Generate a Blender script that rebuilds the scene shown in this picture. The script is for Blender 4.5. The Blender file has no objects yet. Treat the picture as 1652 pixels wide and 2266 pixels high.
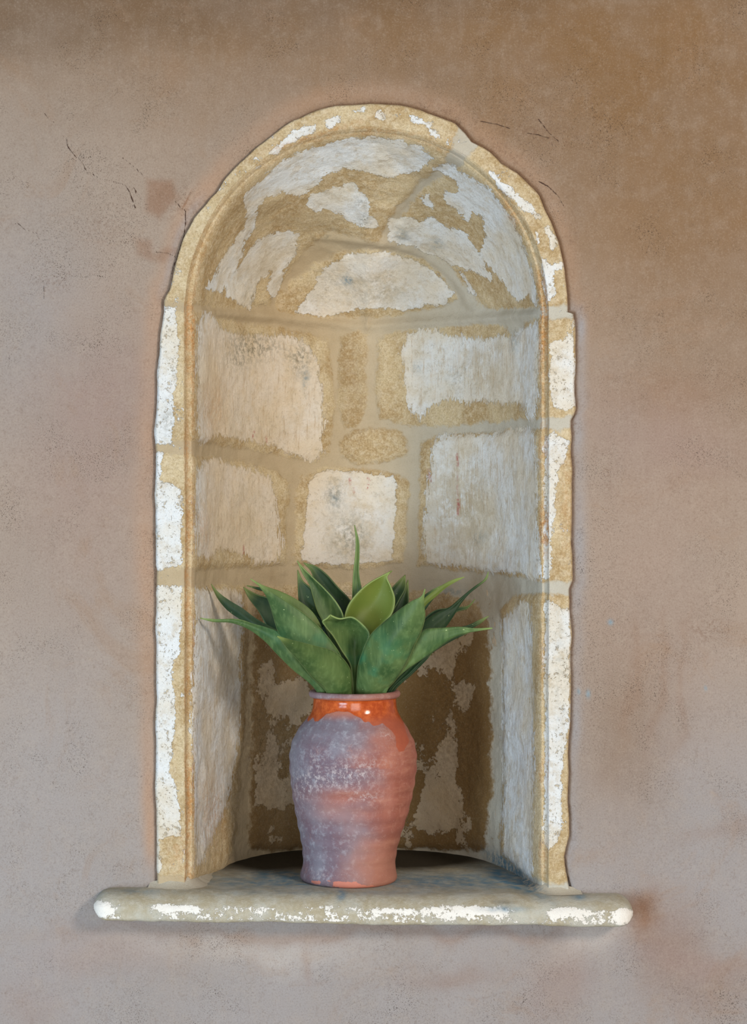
import bpy, math, random
import numpy as np
C = bpy.context.scene.collection
random.seed(4); rng = np.random.default_rng(4)

# ------------------------------------------------------------------ camera, world, lights
S = 1530.0          # photograph pixels per metre on the wall plane (Y = 0)
F = 4400.0          # focal length in pixels of the 1652-wide frame
CAMD = F / S        # camera distance from the wall
CX, CY, EYE = 826.0, 1133.0, 1.50

cam_d = bpy.data.cameras.new('camera'); cam = bpy.data.objects.new('camera', cam_d); C.objects.link(cam)
cam_d.sensor_fit = 'HORIZONTAL'; cam_d.sensor_width = 24.0; cam_d.lens = 24.0 * F / 1652.0
cam.location = (0, -CAMD, EYE); cam.rotation_euler = (math.pi/2, 0, 0)
cam_d.clip_start = 0.05
cam_d.dof.use_dof = True; cam_d.dof.focus_distance = CAMD - 0.02; cam_d.dof.aperture_fstop = 10
sc = bpy.context.scene; sc.camera = cam

w = bpy.data.worlds.new('world'); sc.world = w; w.use_nodes = True
bg = w.node_tree.nodes['Background']; bg.inputs[0].default_value = (0.80, 0.88, 1.0, 1); bg.inputs[1].default_value = 0.36

def area(name, loc, target, sx, sy, col, power):
    l = bpy.data.lights.new(name, 'AREA'); l.shape = 'RECTANGLE'; l.size = sx; l.size_y = sy; l.color = col; l.energy = power
    o = bpy.data.objects.new(name, l); C.objects.link(o); o.location = loc
    d = np.array(target, float) - np.array(loc, float)
    from mathutils import Vector
    o.rotation_euler = Vector(d).to_track_quat('-Z', 'Y').to_euler()
    return o
area('daylight_window_left', (-1.6, -2.4, 0.75), (0, 0, 1.45), 1.0, 1.1, (0.64, 0.84, 1.0), 58)
area('daylight_window_right', (1.75, -2.5, 2.25), (0, 0, 1.35), 0.5, 0.5, (1.0, 0.88, 0.74), 60)
area('front_fill', (0.2, -5.2, 1.15), (0, 0, 1.35), 2.2, 2.1, (1.0, 0.95, 0.87), 92)  # added frontal fill behind the camera, brightens the niche interior

sc.view_settings.view_transform = 'Standard'; sc.view_settings.look = 'None'
sc.view_settings.exposure = -0.20; sc.view_settings.gamma = 1.0; sc.view_settings.use_curve_mapping = False

# ------------------------------------------------------------------ helpers
def lin(r, g, b):
    f = lambda c: (c/255/12.92) if c/255 <= 0.04045 else ((c/255+0.055)/1.055)**2.4
    return (f(r), f(g), f(b), 1.0)
def W(px, py, Y=0.0):
    """point at depth Y that the camera sees at pixel px, py"""
    k = (CAMD + Y) / F
    return ((px-CX)*k, Y, EYE + (CY-py)*k)
def proj(P):
    k = F / (CAMD + P[:, 1])
    return CX + P[:, 0]*k, CY - (P[:, 2]-EYE)*k

def _hash(ix, iy, iz):
    n = (ix.astype(np.int64)*73856093) ^ (iy.astype(np.int64)*19349663) ^ (iz.astype(np.int64)*83492791)
    n = (n ^ (n >> 13)) * 1274126177
    n = n ^ (n >> 16)
    return (n & 0xffff) / 65535.0
def vnoise(x, y, z):
    x0, y0, z0 = np.floor(x), np.floor(y), np.floor(z)
    fx, fy, fz = x-x0, y-y0, z-z0
    fx, fy, fz = [f*f*(3-2*f) for f in (fx, fy, fz)]
    r = 0
    for dx in (0, 1):
        for dy in (0, 1):
            for dz in (0, 1):
                wgt = (fx if dx else 1-fx)*(fy if dy else 1-fy)*(fz if dz else 1-fz)
                r = r + wgt*_hash(x0+dx, y0+dy, z0+dz)
    return r
def fbm(x, y, z, octv=4):
    a, s, r = 0.5, 1.0, 0
    for i in range(octv):
        r = r + a*(vnoise(x*s+i*17.3, y*s+i*5.1, z*s+i*9.7)-0.5); a *= 0.5; s *= 2.07
    return r
def sm(a, b, v):
    t = np.clip((v-a)/(b-a), 0, 1); return t*t*(3-2*t)

def sdf(poly, x, y, reach=45.0):
    """signed pixel distance to a closed polygon, positive inside, clipped at -reach"""
    poly = np.array(poly, float); out = np.full(x.shape, -reach)
    m = (x > poly[:, 0].min()-reach) & (x < poly[:, 0].max()+reach) & (y > poly[:, 1].min()-reach) & (y < poly[:, 1].max()+reach)
    X, Yv = x[m], y[m]
    if X.size == 0: return out
    d = np.full(X.shape, 1e9); inside = np.zeros(X.shape, bool)
    n = len(poly)
    for i in range(n):
        ax, ay = poly[i]; bx, by = poly[(i+1) % n]
        ex, ey = bx-ax, by-ay; L = ex*ex+ey*ey
        if L < 1e-9: continue
        t = np.clip(((X-ax)*ex+(Yv-ay)*ey)/L, 0, 1)
        d = np.minimum(d, (X-ax-t*ex)**2+(Yv-ay-t*ey)**2)
        if by != ay:
            c = ((ay > Yv) != (by > Yv)) & (X < (bx-ax)*(Yv-ay)/(by-ay)+ax); inside ^= c
    d = np.sqrt(d)
    out[m] = np.clip(np.where(inside, d, -d), -reach, reach)
    return out
def linedist(line, x, y, reach=45.0):
    line = np.array(line, float); out = np.full(x.shape, reach)
    m = (x > line[:, 0].min()-reach) & (x < line[:, 0].max()+reach) & (y > line[:, 1].min()-reach) & (y < line[:, 1].max()+reach)
    X, Yv = x[m], y[m]; d = np.full(X.shape, 1e9)
    for i in range(len(line)-1):
        ax, ay = line[i]; ex, ey = line[i+1]-line[i]
        L = max(ex*ex+ey*ey, 1e-9)
        t = np.clip(((X-ax)*ex+(Yv-ay)*ey)/L, 0, 1)
        d = np.minimum(d, (X-ax-t*ex)**2+(Yv-ay-t*ey)**2)
    out[m] = np.minimum(np.sqrt(d), reach); return out
def blob(x, y, cx, cy, rx, ry, ang=0.0):
    a = math.radians(ang); dx, dy = x-cx, y-cy
    u = (dx*math.cos(a)+dy*math.sin(a))/rx; v = (-dx*math.sin(a)+dy*math.cos(a))/ry
    return np.exp(-(u*u+v*v))

def mesh_obj(name, V, Fc, mat, parent=None, attrs=None, normals=None, smooth=True):
    me = bpy.data.meshes.new(name)
    V = np.asarray(V, dtype=np.float32); Fc = np.asarray(Fc, dtype=np.int32)
    nf, k = Fc.shape
    me.vertices.add(len(V)); me.vertices.foreach_set('co', V.ravel())
    me.loops.add(nf*k); me.loops.foreach_set('vertex_index', Fc.ravel())
    me.polygons.add(nf)
    me.polygons.foreach_set('loop_start', np.arange(0, nf*k, k, dtype=np.int32))
    try: me.polygons.foreach_set('loop_total', np.full(nf, k, dtype=np.int32))
    except Exception: pass
    me.update(calc_edges=True)
    me.polygons.foreach_set('use_smooth', np.full(nf, smooth))
    for key, val in (attrs or {}).items():
        if val.ndim == 1:
            a = me.attributes.new(key, 'FLOAT', 'POINT'); a.data.foreach_set('value', val.astype(np.float32))
        else:
            a = me.attributes.new(key, 'FLOAT_COLOR', 'POINT'); a.data.foreach_set('color', val.astype(np.float32).ravel())
    me.materials.append(mat)
    if normals is not None: me.normals_split_custom_set_from_vertices(normals.tolist())
    o = bpy.data.objects.new(name, me); C.objects.link(o)
    if parent: o.parent = parent
    return o
def grid_faces(n, m, wrap=False, flip=False):
    """quads of an n x m vertex grid, index i*m+j; wrap joins the last row to the first"""
    i = np.arange(n if wrap else n-1)[:, None]; j = np.arange(m-1)[None, :]
    i2 = (i+1) % n
    f = np.stack([i*m+j, i*m+j+1, i2*m+j+1, i2*m+j], -1).reshape(-1, 4)
    return f[:, ::-1] if flip else f
def thing(name, label, cat, loc, **kw):
    o = bpy.data.objects.new(name, None); C.objects.link(o); o.location = loc; o.empty_display_size = 0.05
    o['label'] = label; o['category'] = cat
    return o

class N:
    """a small node-graph writer"""
    def __init__(s, name):
        s.m = bpy.data.materials.new(name); s.m.use_nodes = True; s.t = s.m.node_tree
        s.b = s.t.nodes['Principled BSDF']; s.o = s.t.nodes['Material Output']
        s.co = s.t.nodes.new('ShaderNodeTexCoord').outputs['Object']
    def L(s, a, b): s.t.links.new(a, b)
    def put(s, sock, v):
        if hasattr(v, 'is_output') or isinstance(v, bpy.types.NodeSocket): s.L(v, sock)
        else: sock.default_value = v
    def math(s, op, a, b=0.0, c=None, clamp=False):
        n = s.t.nodes.new('ShaderNodeMath'); n.operation = op; n.use_clamp = clamp
        s.put(n.inputs[0], a); s.put(n.inputs[1], b)
        if c is not None: s.put(n.inputs[2], c)
        return n.outputs[0]
    def add(s, a, b): return s.math('ADD', a, b)
    def sub(s, a, b): return s.math('SUBTRACT', a, b)
    def mul(s, a, b): return s.math('MULTIPLY', a, b)
    def step(s, v, a, b):
        n = s.t.nodes.new('ShaderNodeMapRange'); n.interpolation_type = 'SMOOTHSTEP'
        s.put(n.inputs[0], v); n.inputs[1].default_value = a; n.inputs[2].default_value = b
        n.inputs[3].default_value = 0; n.inputs[4].default_value = 1
        return n.outputs[0]
    def attr(s, name, col=False):
        n = s.t.nodes.new('ShaderNodeAttribute'); n.attribute_name = name
        return n.outputs['Color'] if col else n.outputs['Fac']
    def scaled(s, v3):
        n = s.t.nodes.new('ShaderNodeVectorMath'); n.operation = 'MULTIPLY'
        s.L(s.co, n.inputs[0]); n.inputs[1].default_value = v3; return n.outputs[0]
    def noise(s, scale, detail=4, rough=0.55, vec=None, dist=0.0, out='Fac'):
        n = s.t.nodes.new('ShaderNodeTexNoise'); n.inputs['Scale'].default_value = scale
        n.inputs['Detail'].default_value = detail; n.inputs['Roughness'].default_value = rough; n.inputs['Distortion'].default_value = dist
        s.L(vec or s.co, n.inputs['Vector']); return n.outputs[out]
    def vor(s, scale, feature='F1', vec=None):
        n = s.t.nodes.new('ShaderNodeTexVoronoi'); n.feature = feature; n.inputs['Scale'].default_value = scale
        s.L(vec or s.co, n.inputs['Vector']); return n.outputs['Distance']
    def mix(s, f, a, b, mode='MIX'):
        n = s.t.nodes.new('ShaderNodeMix'); n.data_type = 'RGBA'; n.blend_type = mode
        s.put(n.inputs[0], f); s.put(n.inputs[6], a); s.put(n.inputs[7], b); return n.outputs[2]
    def bump(s, h, dist, strength=1.0, prev=None):
        n = s.t.nodes.new('ShaderNodeBump'); n.inputs['Distance'].default_value = dist; n.inputs['Strength'].default_value = strength
        s.L(h, n.inputs['Height'])
        if prev: s.L(prev, n.inputs['Normal'])
        return n.outputs[0]
    def done(s, col, rough, normal=None, spec=0.3):
        s.put(s.b.inputs['Base Color'], col); s.put(s.b.inputs['Roughness'], rough)
        s.put(s.b.inputs['Specular IOR Level'], spec)
        if normal: s.L(normal, s.b.inputs['Normal'])
        return s.m

# ------------------------------------------------------------------ materials
def mat_stone():
    g = N('weathered_limestone')
    wash, mort, orange, grime_shade, blue, streak, tone, cream = [g.attr(a) for a in ('wash', 'mortar', 'orange', 'grime_shade', 'blue', 'streak', 'tone', 'cream')]
    n1 = g.noise(14, 6, 0.6); n2 = g.noise(120, 5, 0.65); n3 = g.noise(700, 3, 0.6)
    vs = g.noise(1, 5, 0.65, g.scaled((260, 260, 22)))           # vertical tooling streaks
    st = g.mix(g.step(n1, 0.38, 0.64), lin(180, 154, 112), lin(206, 187, 150))
    st = g.mix(g.mul(g.step(n2, 0.40, 0.70), 0.55), st, lin(226, 212, 184))
    st = g.mix(g.mul(g.step(n3, 0.50, 0.70), 0.40), st, lin(140, 112, 74))
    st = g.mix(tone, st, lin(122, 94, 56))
    # mortar
    mo = g.mix(g.noise(30, 4), g.mix(g.attr('cool'), lin(176, 156, 124), lin(182, 176, 160)), g.mix(g.attr('cool'), lin(200, 182, 152), lin(204, 200, 188)))  # cool puts the right side's bluish light into the mortar colour
    mo = g.mix(g.mul(g.step(n3, 0.55, 0.7), 0.25), mo, lin(150, 134, 108))
    mf = g.step(g.add(g.add(mort, g.mul(g.sub(n2, 0.5), 1.6)), g.mul(g.sub(g.noise(38, 4, 0.6), 0.5), 2.6)), -0.55, 0.35)
    col = g.mix(mf, st, mo)
    # whitewash layer: flaky edge + pits
    e = g.add(g.mul(g.sub(g.noise(55, 7, 0.7), 0.5), 3.6), g.mul(g.sub(g.noise(260, 4, 0.7), 0.5), 1.6))
    e = g.add(e, g.mul(g.mul(g.sub(vs, 0.5), streak), 5.0))
    wv = g.add(wash, e)
    wf = g.step(wv, -0.04, 0.05)
    pits = g.step(g.noise(240, 6, 0.72), 0.60, 0.645)
    wear = g.step(g.add(g.noise(95, 7, 0.75), g.mul(g.sub(vs, 0.5), g.mul(streak, 0.35))), 0.585, 0.63)
    worn = g.attr('worn')
    wf = g.mul(wf, g.sub(1.0, g.mul(pits, g.mul(worn, 0.85))))
    wf = g.mul(wf, g.sub(1.0, g.mul(wear, g.add(0.12, g.mul(worn, 0.55)))))
    wc = g.mix(g.step(g.noise(9, 5, 0.6), 0.4, 0.62), lin(229, 232, 233), lin(224, 217, 203))
    wc = g.mix(g.mul(g.step(g.noise(42, 6, 0.7), 0.46, 0.70), 0.6), wc, lin(196, 180, 152))
    wc = g.mix(cream, wc, lin(222, 198, 164))
    thin = g.attr('thin'); wc = g.mix(g.mul(thin, g.step(g.add(g.noise(34, 7, 0.75), g.mul(g.sub(vs, 0.5), 0.3)), 0.36, 0.56)), wc, lin(192, 178, 152))
    wc = g.mix(g.mul(g.step(vs, 0.52, 0.70), g.mul(streak, 0.45)), wc, lin(190, 160, 122))
    col = g.mix(wf, col, wc)
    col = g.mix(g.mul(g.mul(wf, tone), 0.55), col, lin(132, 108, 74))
    # rust and ochre stains
    of = g.mul(orange, g.step(g.add(g.noise(130, 6, 0.7), g.mul(g.sub(vs, 0.5), 0.4)), 0.36, 0.62))
    col = g.mix(of, col, lin(196, 146, 92))
    of2 = g.mul(orange, g.step(g.noise(330, 4, 0.7), 0.56, 0.64))
    col = g.mix(g.mul(of2, 0.7), col, lin(140, 92, 54))
    gf = g.mul(grime_shade, g.step(g.noise(150, 7, 0.75), 0.42, 0.60))
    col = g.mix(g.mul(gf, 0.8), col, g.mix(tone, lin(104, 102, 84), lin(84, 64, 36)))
    bf = g.mul(blue, g.step(g.noise(110, 6, 0.7), 0.36, 0.60))
    col = g.mix(bf, col, lin(96, 130, 148))
    gr = g.noise(380, 5, 0.8)
    col = g.mix(g.mul(g.step(gr, 0.53, 0.62), g.mul(g.sub(1.0, g.math('MAXIMUM', g.math('MAXIMUM', wf, g.mul(tone, 0.8)), mf)), 0.45)), col, lin(232, 216, 184))
    col = g.mix(g.mul(g.sub(1.0, g.step(gr, 0.40, 0.47)), g.sub(0.36, g.mul(g.math('MAXIMUM', wf, mf), 0.27))), col, lin(128, 100, 64))
    red = g.mul(g.attr('red'), g.step(g.noise(180, 4, 0.7), 0.40, 0.56)); col = g.mix(red, col, lin(178, 104, 96))
    # fine specks
    sp = g.mul(g.step(g.noise(520, 3, 0.8), 0.66, 0.70), 0.5)
    col = g.mix(sp, col, lin(96, 80, 60))
    h = g.add(g.mul(g.sub(1.0, mf), g.mul(n2, 0.9)), g.mul(n3, 0.35))
    h = g.add(h, g.mul(wf, 0.55))
    h = g.add(h, g.mul(g.mul(vs, streak), 0.25))
    nm = g.bump(g.add(h, g.mul(gr, 0.4)), 0.0026, 0.9)
    return g.done(col, 0.92, nm, 0.15)

def mat_plaster():
    g = N('lime_plaster')
    tint = g.attr('tint', True); crack = g.attr('crack'); rub = g.attr('rub'); speck = g.attr('speck')
    n1 = g.noise(5, 6, 0.6); n2 = g.noise(40, 6, 0.65); n3 = g.noise(420, 4, 0.7)
    col = g.mix(g.mul(g.step(n1, 0.35, 0.7), 0.30), tint, lin(142, 130, 120), 'MIX')
    col = g.mix(g.mul(g.step(n2, 0.45, 0.75), 0.14), col, lin(176, 160, 144))
    col = g.mix(g.mul(g.step(g.noise(7, 5, 0.7, dist=1.2), 0.52, 0.72), 0.30), col, lin(146, 116, 90))
    br = g.noise(1, 5, 0.7, g.scaled((60, 60, 9)))
    col = g.mix(g.mul(g.step(br, 0.50, 0.75), 0.09), col, lin(176, 164, 152))
    col = g.mix(g.mul(g.step(n3, 0.52, 0.66), 0.30), col, lin(112, 90, 72))
    col = g.mix(g.mul(g.sub(1.0, g.step(n3, 0.36, 0.47)), 0.12), col, lin(196, 182, 166))
    col = g.mix(g.mul(g.step(g.noise(70, 8, 0.75, dist=0.6), 0.54, 0.66), 0.16), col, lin(108, 84, 68))
    # dark pin-holes, clustered
    clus = g.add(g.step(g.noise(11, 5, 0.65), 0.46, 0.72), speck)
    pin = g.mul(g.step(g.noise(620, 2, 0.6), 0.61, 0.66), g.math('MINIMUM', clus, 1.0))
    col = g.mix(g.mul(pin, 0.8), col, lin(62, 48, 40))
    rubf = g.mul(rub, g.step(g.noise(170, 6, 0.75), 0.46, 0.60))
    col = g.mix(g.mul(rubf, 0.55), col, lin(112, 84, 66))
    wob = g.mul(g.sub(g.noise(160, 4, 0.7), 0.5), 0.5)
    ck = g.sub(1.0, g.step(g.add(crack, wob), 0.02, 0.14))
    col = g.mix(g.mul(ck, g.step(g.noise(30, 3), 0.25, 0.5)), col, lin(76, 56, 46))
    h = g.add(g.mul(n3, 0.25), g.mul(n2, 0.8)); h = g.add(h, g.mul(ck, -1.2)); h = g.add(h, g.mul(pin, -0.8))
    nm = g.bump(h, 0.0012, 0.7)
    return g.done(col, 0.88, nm, 0.15)

def mat_ledge():
    g = N('ledge_stone')
    wash, blue, grime_shade = g.attr('wash'), g.attr('blue'), g.attr('grime_shade')
    n1 = g.noise(22, 6, 0.65); n2 = g.noise(150, 6, 0.7); n3 = g.noise(600, 3, 0.7)
    col = g.mix(g.step(n1, 0.38, 0.66), lin(172, 162, 138), lin(186, 184, 172))
    col = g.mix(g.mul(g.step(n2, 0.45, 0.7), 0.5), col, lin(206, 200, 186))
    col = g.mix(g.mul(g.step(n3, 0.55, 0.7), 0.4), col, lin(140, 122, 92))
    e = g.add(g.mul(g.sub(g.noise(130, 7, 0.8), 0.5), 5.0), g.mul(g.sub(g.noise(300, 4, 0.7), 0.5), 2.0))
    wf = g.step(g.add(wash, e), -0.05, 0.06)
    col = g.mix(wf, col, g.mix(n1, lin(245, 243, 238), lin(228, 222, 212)))
    bf = g.mul(blue, g.add(0.25, g.mul(0.75, g.step(g.noise(50, 6, 0.65), 0.30, 0.68)))); col = g.mix(bf, col, lin(84, 128, 154))
    gf = g.mul(grime_shade, g.step(g.add(g.noise(40, 6, 0.7), g.mul(grime_shade, 0.4)), 0.30, 0.80)); col = g.mix(gf, col, lin(56, 50, 40))
    col = g.mix(g.mul(g.step(g.noise(430, 3, 0.8), 0.66, 0.70), 0.6), col, lin(84, 78, 66))
    h = g.add(g.mul(n2, 0.8), g.add(g.mul(n3, 0.3), g.mul(wf, 0.5)))
    return g.done(col, 0.9, g.bump(h, 0.002, 0.8), 0.15)

def mat_clay():
    g = N('worn_terracotta')
    glaze, bloom, scuff, chip, pale = [g.attr(a) for a in ('glaze', 'bloom', 'scuff', 'chip', 'pale')]
    n1 = g.noise(18, 6, 0.6); n2 = g.noise(110, 6, 0.7); n3 = g.noise(520, 4, 0.7)
    hz = g.noise(1, 5, 0.65, g.scaled((14, 14, 90)))
    col = g.mix(g.step(n1, 0.36, 0.64), lin(150, 86, 70), lin(172, 108, 90))
    col = g.mix(g.mul(g.step(hz, 0.46, 0.72), 0.35), col, lin(196, 140, 114))
    col = g.mix(g.mul(g.step(n2, 0.5, 0.75), 0.30), col, lin(212, 160, 140))
    col = g.mix(pale, col, lin(160, 112, 92))
    bl = g.mix(g.step(g.noise(16, 5, 0.6), 0.4, 0.62), lin(112, 94, 106), lin(124, 120, 132))
    bl = g.mix(g.mul(g.step(n2, 0.48, 0.70), 0.45), bl, lin(172, 176, 186))
    bf = g.math('MULTIPLY', bloom, g.step(g.add(g.mul(n1, 0.5), g.mul(g.noise(60, 6, 0.7), 0.5)), 0.22, 0.46), clamp=True)
    col = g.mix(bf, col, bl)
    sf = g.mul(scuff, g.step(g.noise(150, 8, 0.8), 0.49, 0.60))
    col = g.mix(g.mul(sf, 0.75), col, lin(206, 196, 196))
    col = g.mix(g.mul(g.step(n3, 0.62, 0.70), 0.35), col, lin(220, 190, 180))
    gf = g.step(g.add(glaze, g.mul(g.sub(g.noise(70, 4, 0.6), 0.5), 0.7)), -0.06, 0.10)
    gc = g.mix(g.step(g.noise(90, 6, 0.7), 0.38, 0.66), lin(166, 68, 22), lin(200, 98, 44))
    gpale = g.attr('gpale')
    gc = g.mix(gpale, gc, lin(166, 86, 62))
    col = g.mix(gf, col, gc)
    cf = g.step(g.add(chip, g.mul(g.sub(n2, 0.5), 1.2)), -0.05, 0.05)
    col = g.mix(g.mul(cf, 0.75), col, lin(206, 124, 100))
    gloss = g.math('MULTIPLY', gf, g.sub(1.0, gpale), clamp=True)
    rough = g.sub(0.78, g.mul(gloss, 0.66))
    h = g.add(g.mul(n2, 0.5), g.add(g.mul(hz, 0.8), g.mul(n3, 0.2)))
    h = g.add(h, g.mul(gf, 0.25))
    nm = g.bump(g.mul(h, g.sub(1.0, g.mul(gloss, 0.75))), 0.0009, 0.7)
    return g.done(col, rough, nm, 0.45)

def mat_leaf():
    g = N('agave_leaf')
    u, t = g.attr('across'), g.attr('along')
    shade = g.attr('hue_shade')
    n1 = g.noise(22, 4, 0.5); n2 = g.noise(1, 4, 0.6, g.scaled((160, 160, 24)))
    col = g.mix(g.step(n1, 0.36, 0.64), lin(54, 84, 46), lin(84, 108, 62))
    col = g.mix(g.mul(g.step(n2, 0.42, 0.72), 0.30), col, lin(126, 152, 96))
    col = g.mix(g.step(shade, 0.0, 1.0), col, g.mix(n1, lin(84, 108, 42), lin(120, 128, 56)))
    col = g.mix(g.mul(g.step(shade, 0.0, -1.0) if False else g.step(g.mul(shade, -1.0), 0.0, 1.0), 0.8), col, lin(18, 46, 30))  # negative values paint shade into the green of the back leaves
    tealf = g.mul(g.step(g.noise(17, 3, 0.5), 0.52, 0.66), g.step(g.sub(1.0, t), 0.25, 0.75))
    col = g.mix(g.mul(tealf, 0.5), col, lin(44, 128, 96))
    edge = g.step(g.math('ABSOLUTE', u), 0.965, 0.99)
    col = g.mix(g.mul(edge, g.add(0.55, g.mul(g.math('MINIMUM', shade, 0.0), 0.35))), col, lin(152, 172, 108))
    tip = g.step(t, 0.86, 1.0); col = g.mix(g.mul(tip, 0.5), col, lin(150, 168, 96))
    sp = g.step(g.noise(260, 2, 0.5), 0.735, 0.75)
    col = g.mix(g.mul(sp, 0.5), col, lin(190, 206, 150))
    nm = g.bump(g.add(g.mul(n2, 0.6), g.mul(g.noise(500, 3), 0.15)), 0.0006, 0.5)
    return g.done(col, 0.5, nm, 0.28)

M_STONE, M_PLASTER, M_LEDGE, M_CLAY, M_LEAF = mat_stone(), mat_plaster(), mat_ledge(), mat_clay(), mat_leaf()
g = N('dark_stem'); M_STEM = g.done(g.mix(g.noise(60), lin(30, 42, 24), lin(52, 60, 34)), 0.8)
g = N('terracotta_floor'); M_FLOOR = g.done(g.mix(g.noise(4, 5), lin(150, 128, 108), lin(176, 158, 138)), 0.7)

# ------------------------------------------------------------------ traced curves (pixels on the wall plane)
OUT = [(345,2000),(345,1930),(343,1700),(344,1500),(343,1300),(342,1100),(343,950),(348,830),(353,740),(361,690),(360,668),
       (375,640),(384,600),(392,570),(403,535),(418,505),(428,480),(455,450),(478,425),(500,392),(540,352),(575,318),(612,292),
       (650,264),(700,243),(760,232),(820,228),(880,232),(940,247),(985,262),(1010,270),(1030,292),(1044,312),(1085,335),
       (1110,362),(1146,380),(1172,410),(1192,432),(1205,462),(1224,498),(1238,538),(1247,580),(1252,620),(1256,660),(1258,674),(1270,692),
       (1272,716),(1273,800),(1273,905),(1270,918),(1262,932),(1265,1000),(1266,1100),(1266,1200),(1267,1286),(1261,1304),
       (1264,1400),(1261,1600),(1258,1700),(1260,1850),(1250,1896),(1254,1930),(1264,1965),(1264,2000)]
AX, AY = 811.0, 690.0                      # springing centre
out = np.array(OUT, float)
def out_left(y):
    p = out[out[:, 0] < AX]; p = p[p[:, 1] > 600]; p = p[np.argsort(p[:, 1])]
    return np.interp(y, p[:, 1], p[:, 0])
def out_right(y):
    p = out[out[:, 0] > AX]; p = p[p[:, 1] > 600]; p = p[np.argsort(p[:, 1])]
    return np.interp(y, p[:, 1], p[:, 0])
_a = np.arctan2(AY-out[:, 1], AX-out[:, 0])
_k = (_a > -0.3) & (_a < math.pi+0.3) & (out[:, 1] < 760)
_o = np.argsort(_a[_k]); _ang = _a[_k][_o]; _rad = np.hypot(out[:, 0]-AX, out[:, 1]-AY)[_k][_o]
def out_arch(th): return np.interp(th, _ang, _rad)

# ------------------------------------------------------------------ path samples shared by the niche and the wall hole
YB = 2000.0
nj, na = 430, 420
jy = YB + (AY-YB)*np.linspace(0, 1, nj, endpoint=False)
th = np.linspace(0, math.pi, na)
kind = np.r_[np.zeros(nj), np.ones(na), np.full(nj, 2)]
def ring(a, b):
    """an inner offset curve: straight jambs at +-a, an arch with half axes a, b"""
    x = np.r_[np.full(nj, AX-a), AX-a*np.cos(th), np.full(nj, AX+a)]
    y = np.r_[jy, AY-b*np.sin(th), jy[::-1]]
    return x, y
rr = out_arch(th)
ox = np.r_[out_left(jy), AX-rr*np.cos(th), out_right(jy[::-1])]
oy = np.r_[jy, AY-rr*np.sin(th), jy[::-1]]
ns = len(ox)
s_id = np.arange(ns)
rough_e = fbm(s_id*0.06, 0*s_id+3.0, 0*s_id, 5)*7.0      # ragged stone edge, pixels
oxr = ox + rough_e*np.where(kind == 1, -np.cos(np.r_[np.zeros(nj), th, np.full(nj, math.pi)]), np.where(kind == 0, -1, 1))
oyr = oy + rough_e*np.where(kind == 1, -np.sin(np.r_[np.zeros(nj), th, np.full(nj, math.pi)]), 0)

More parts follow.
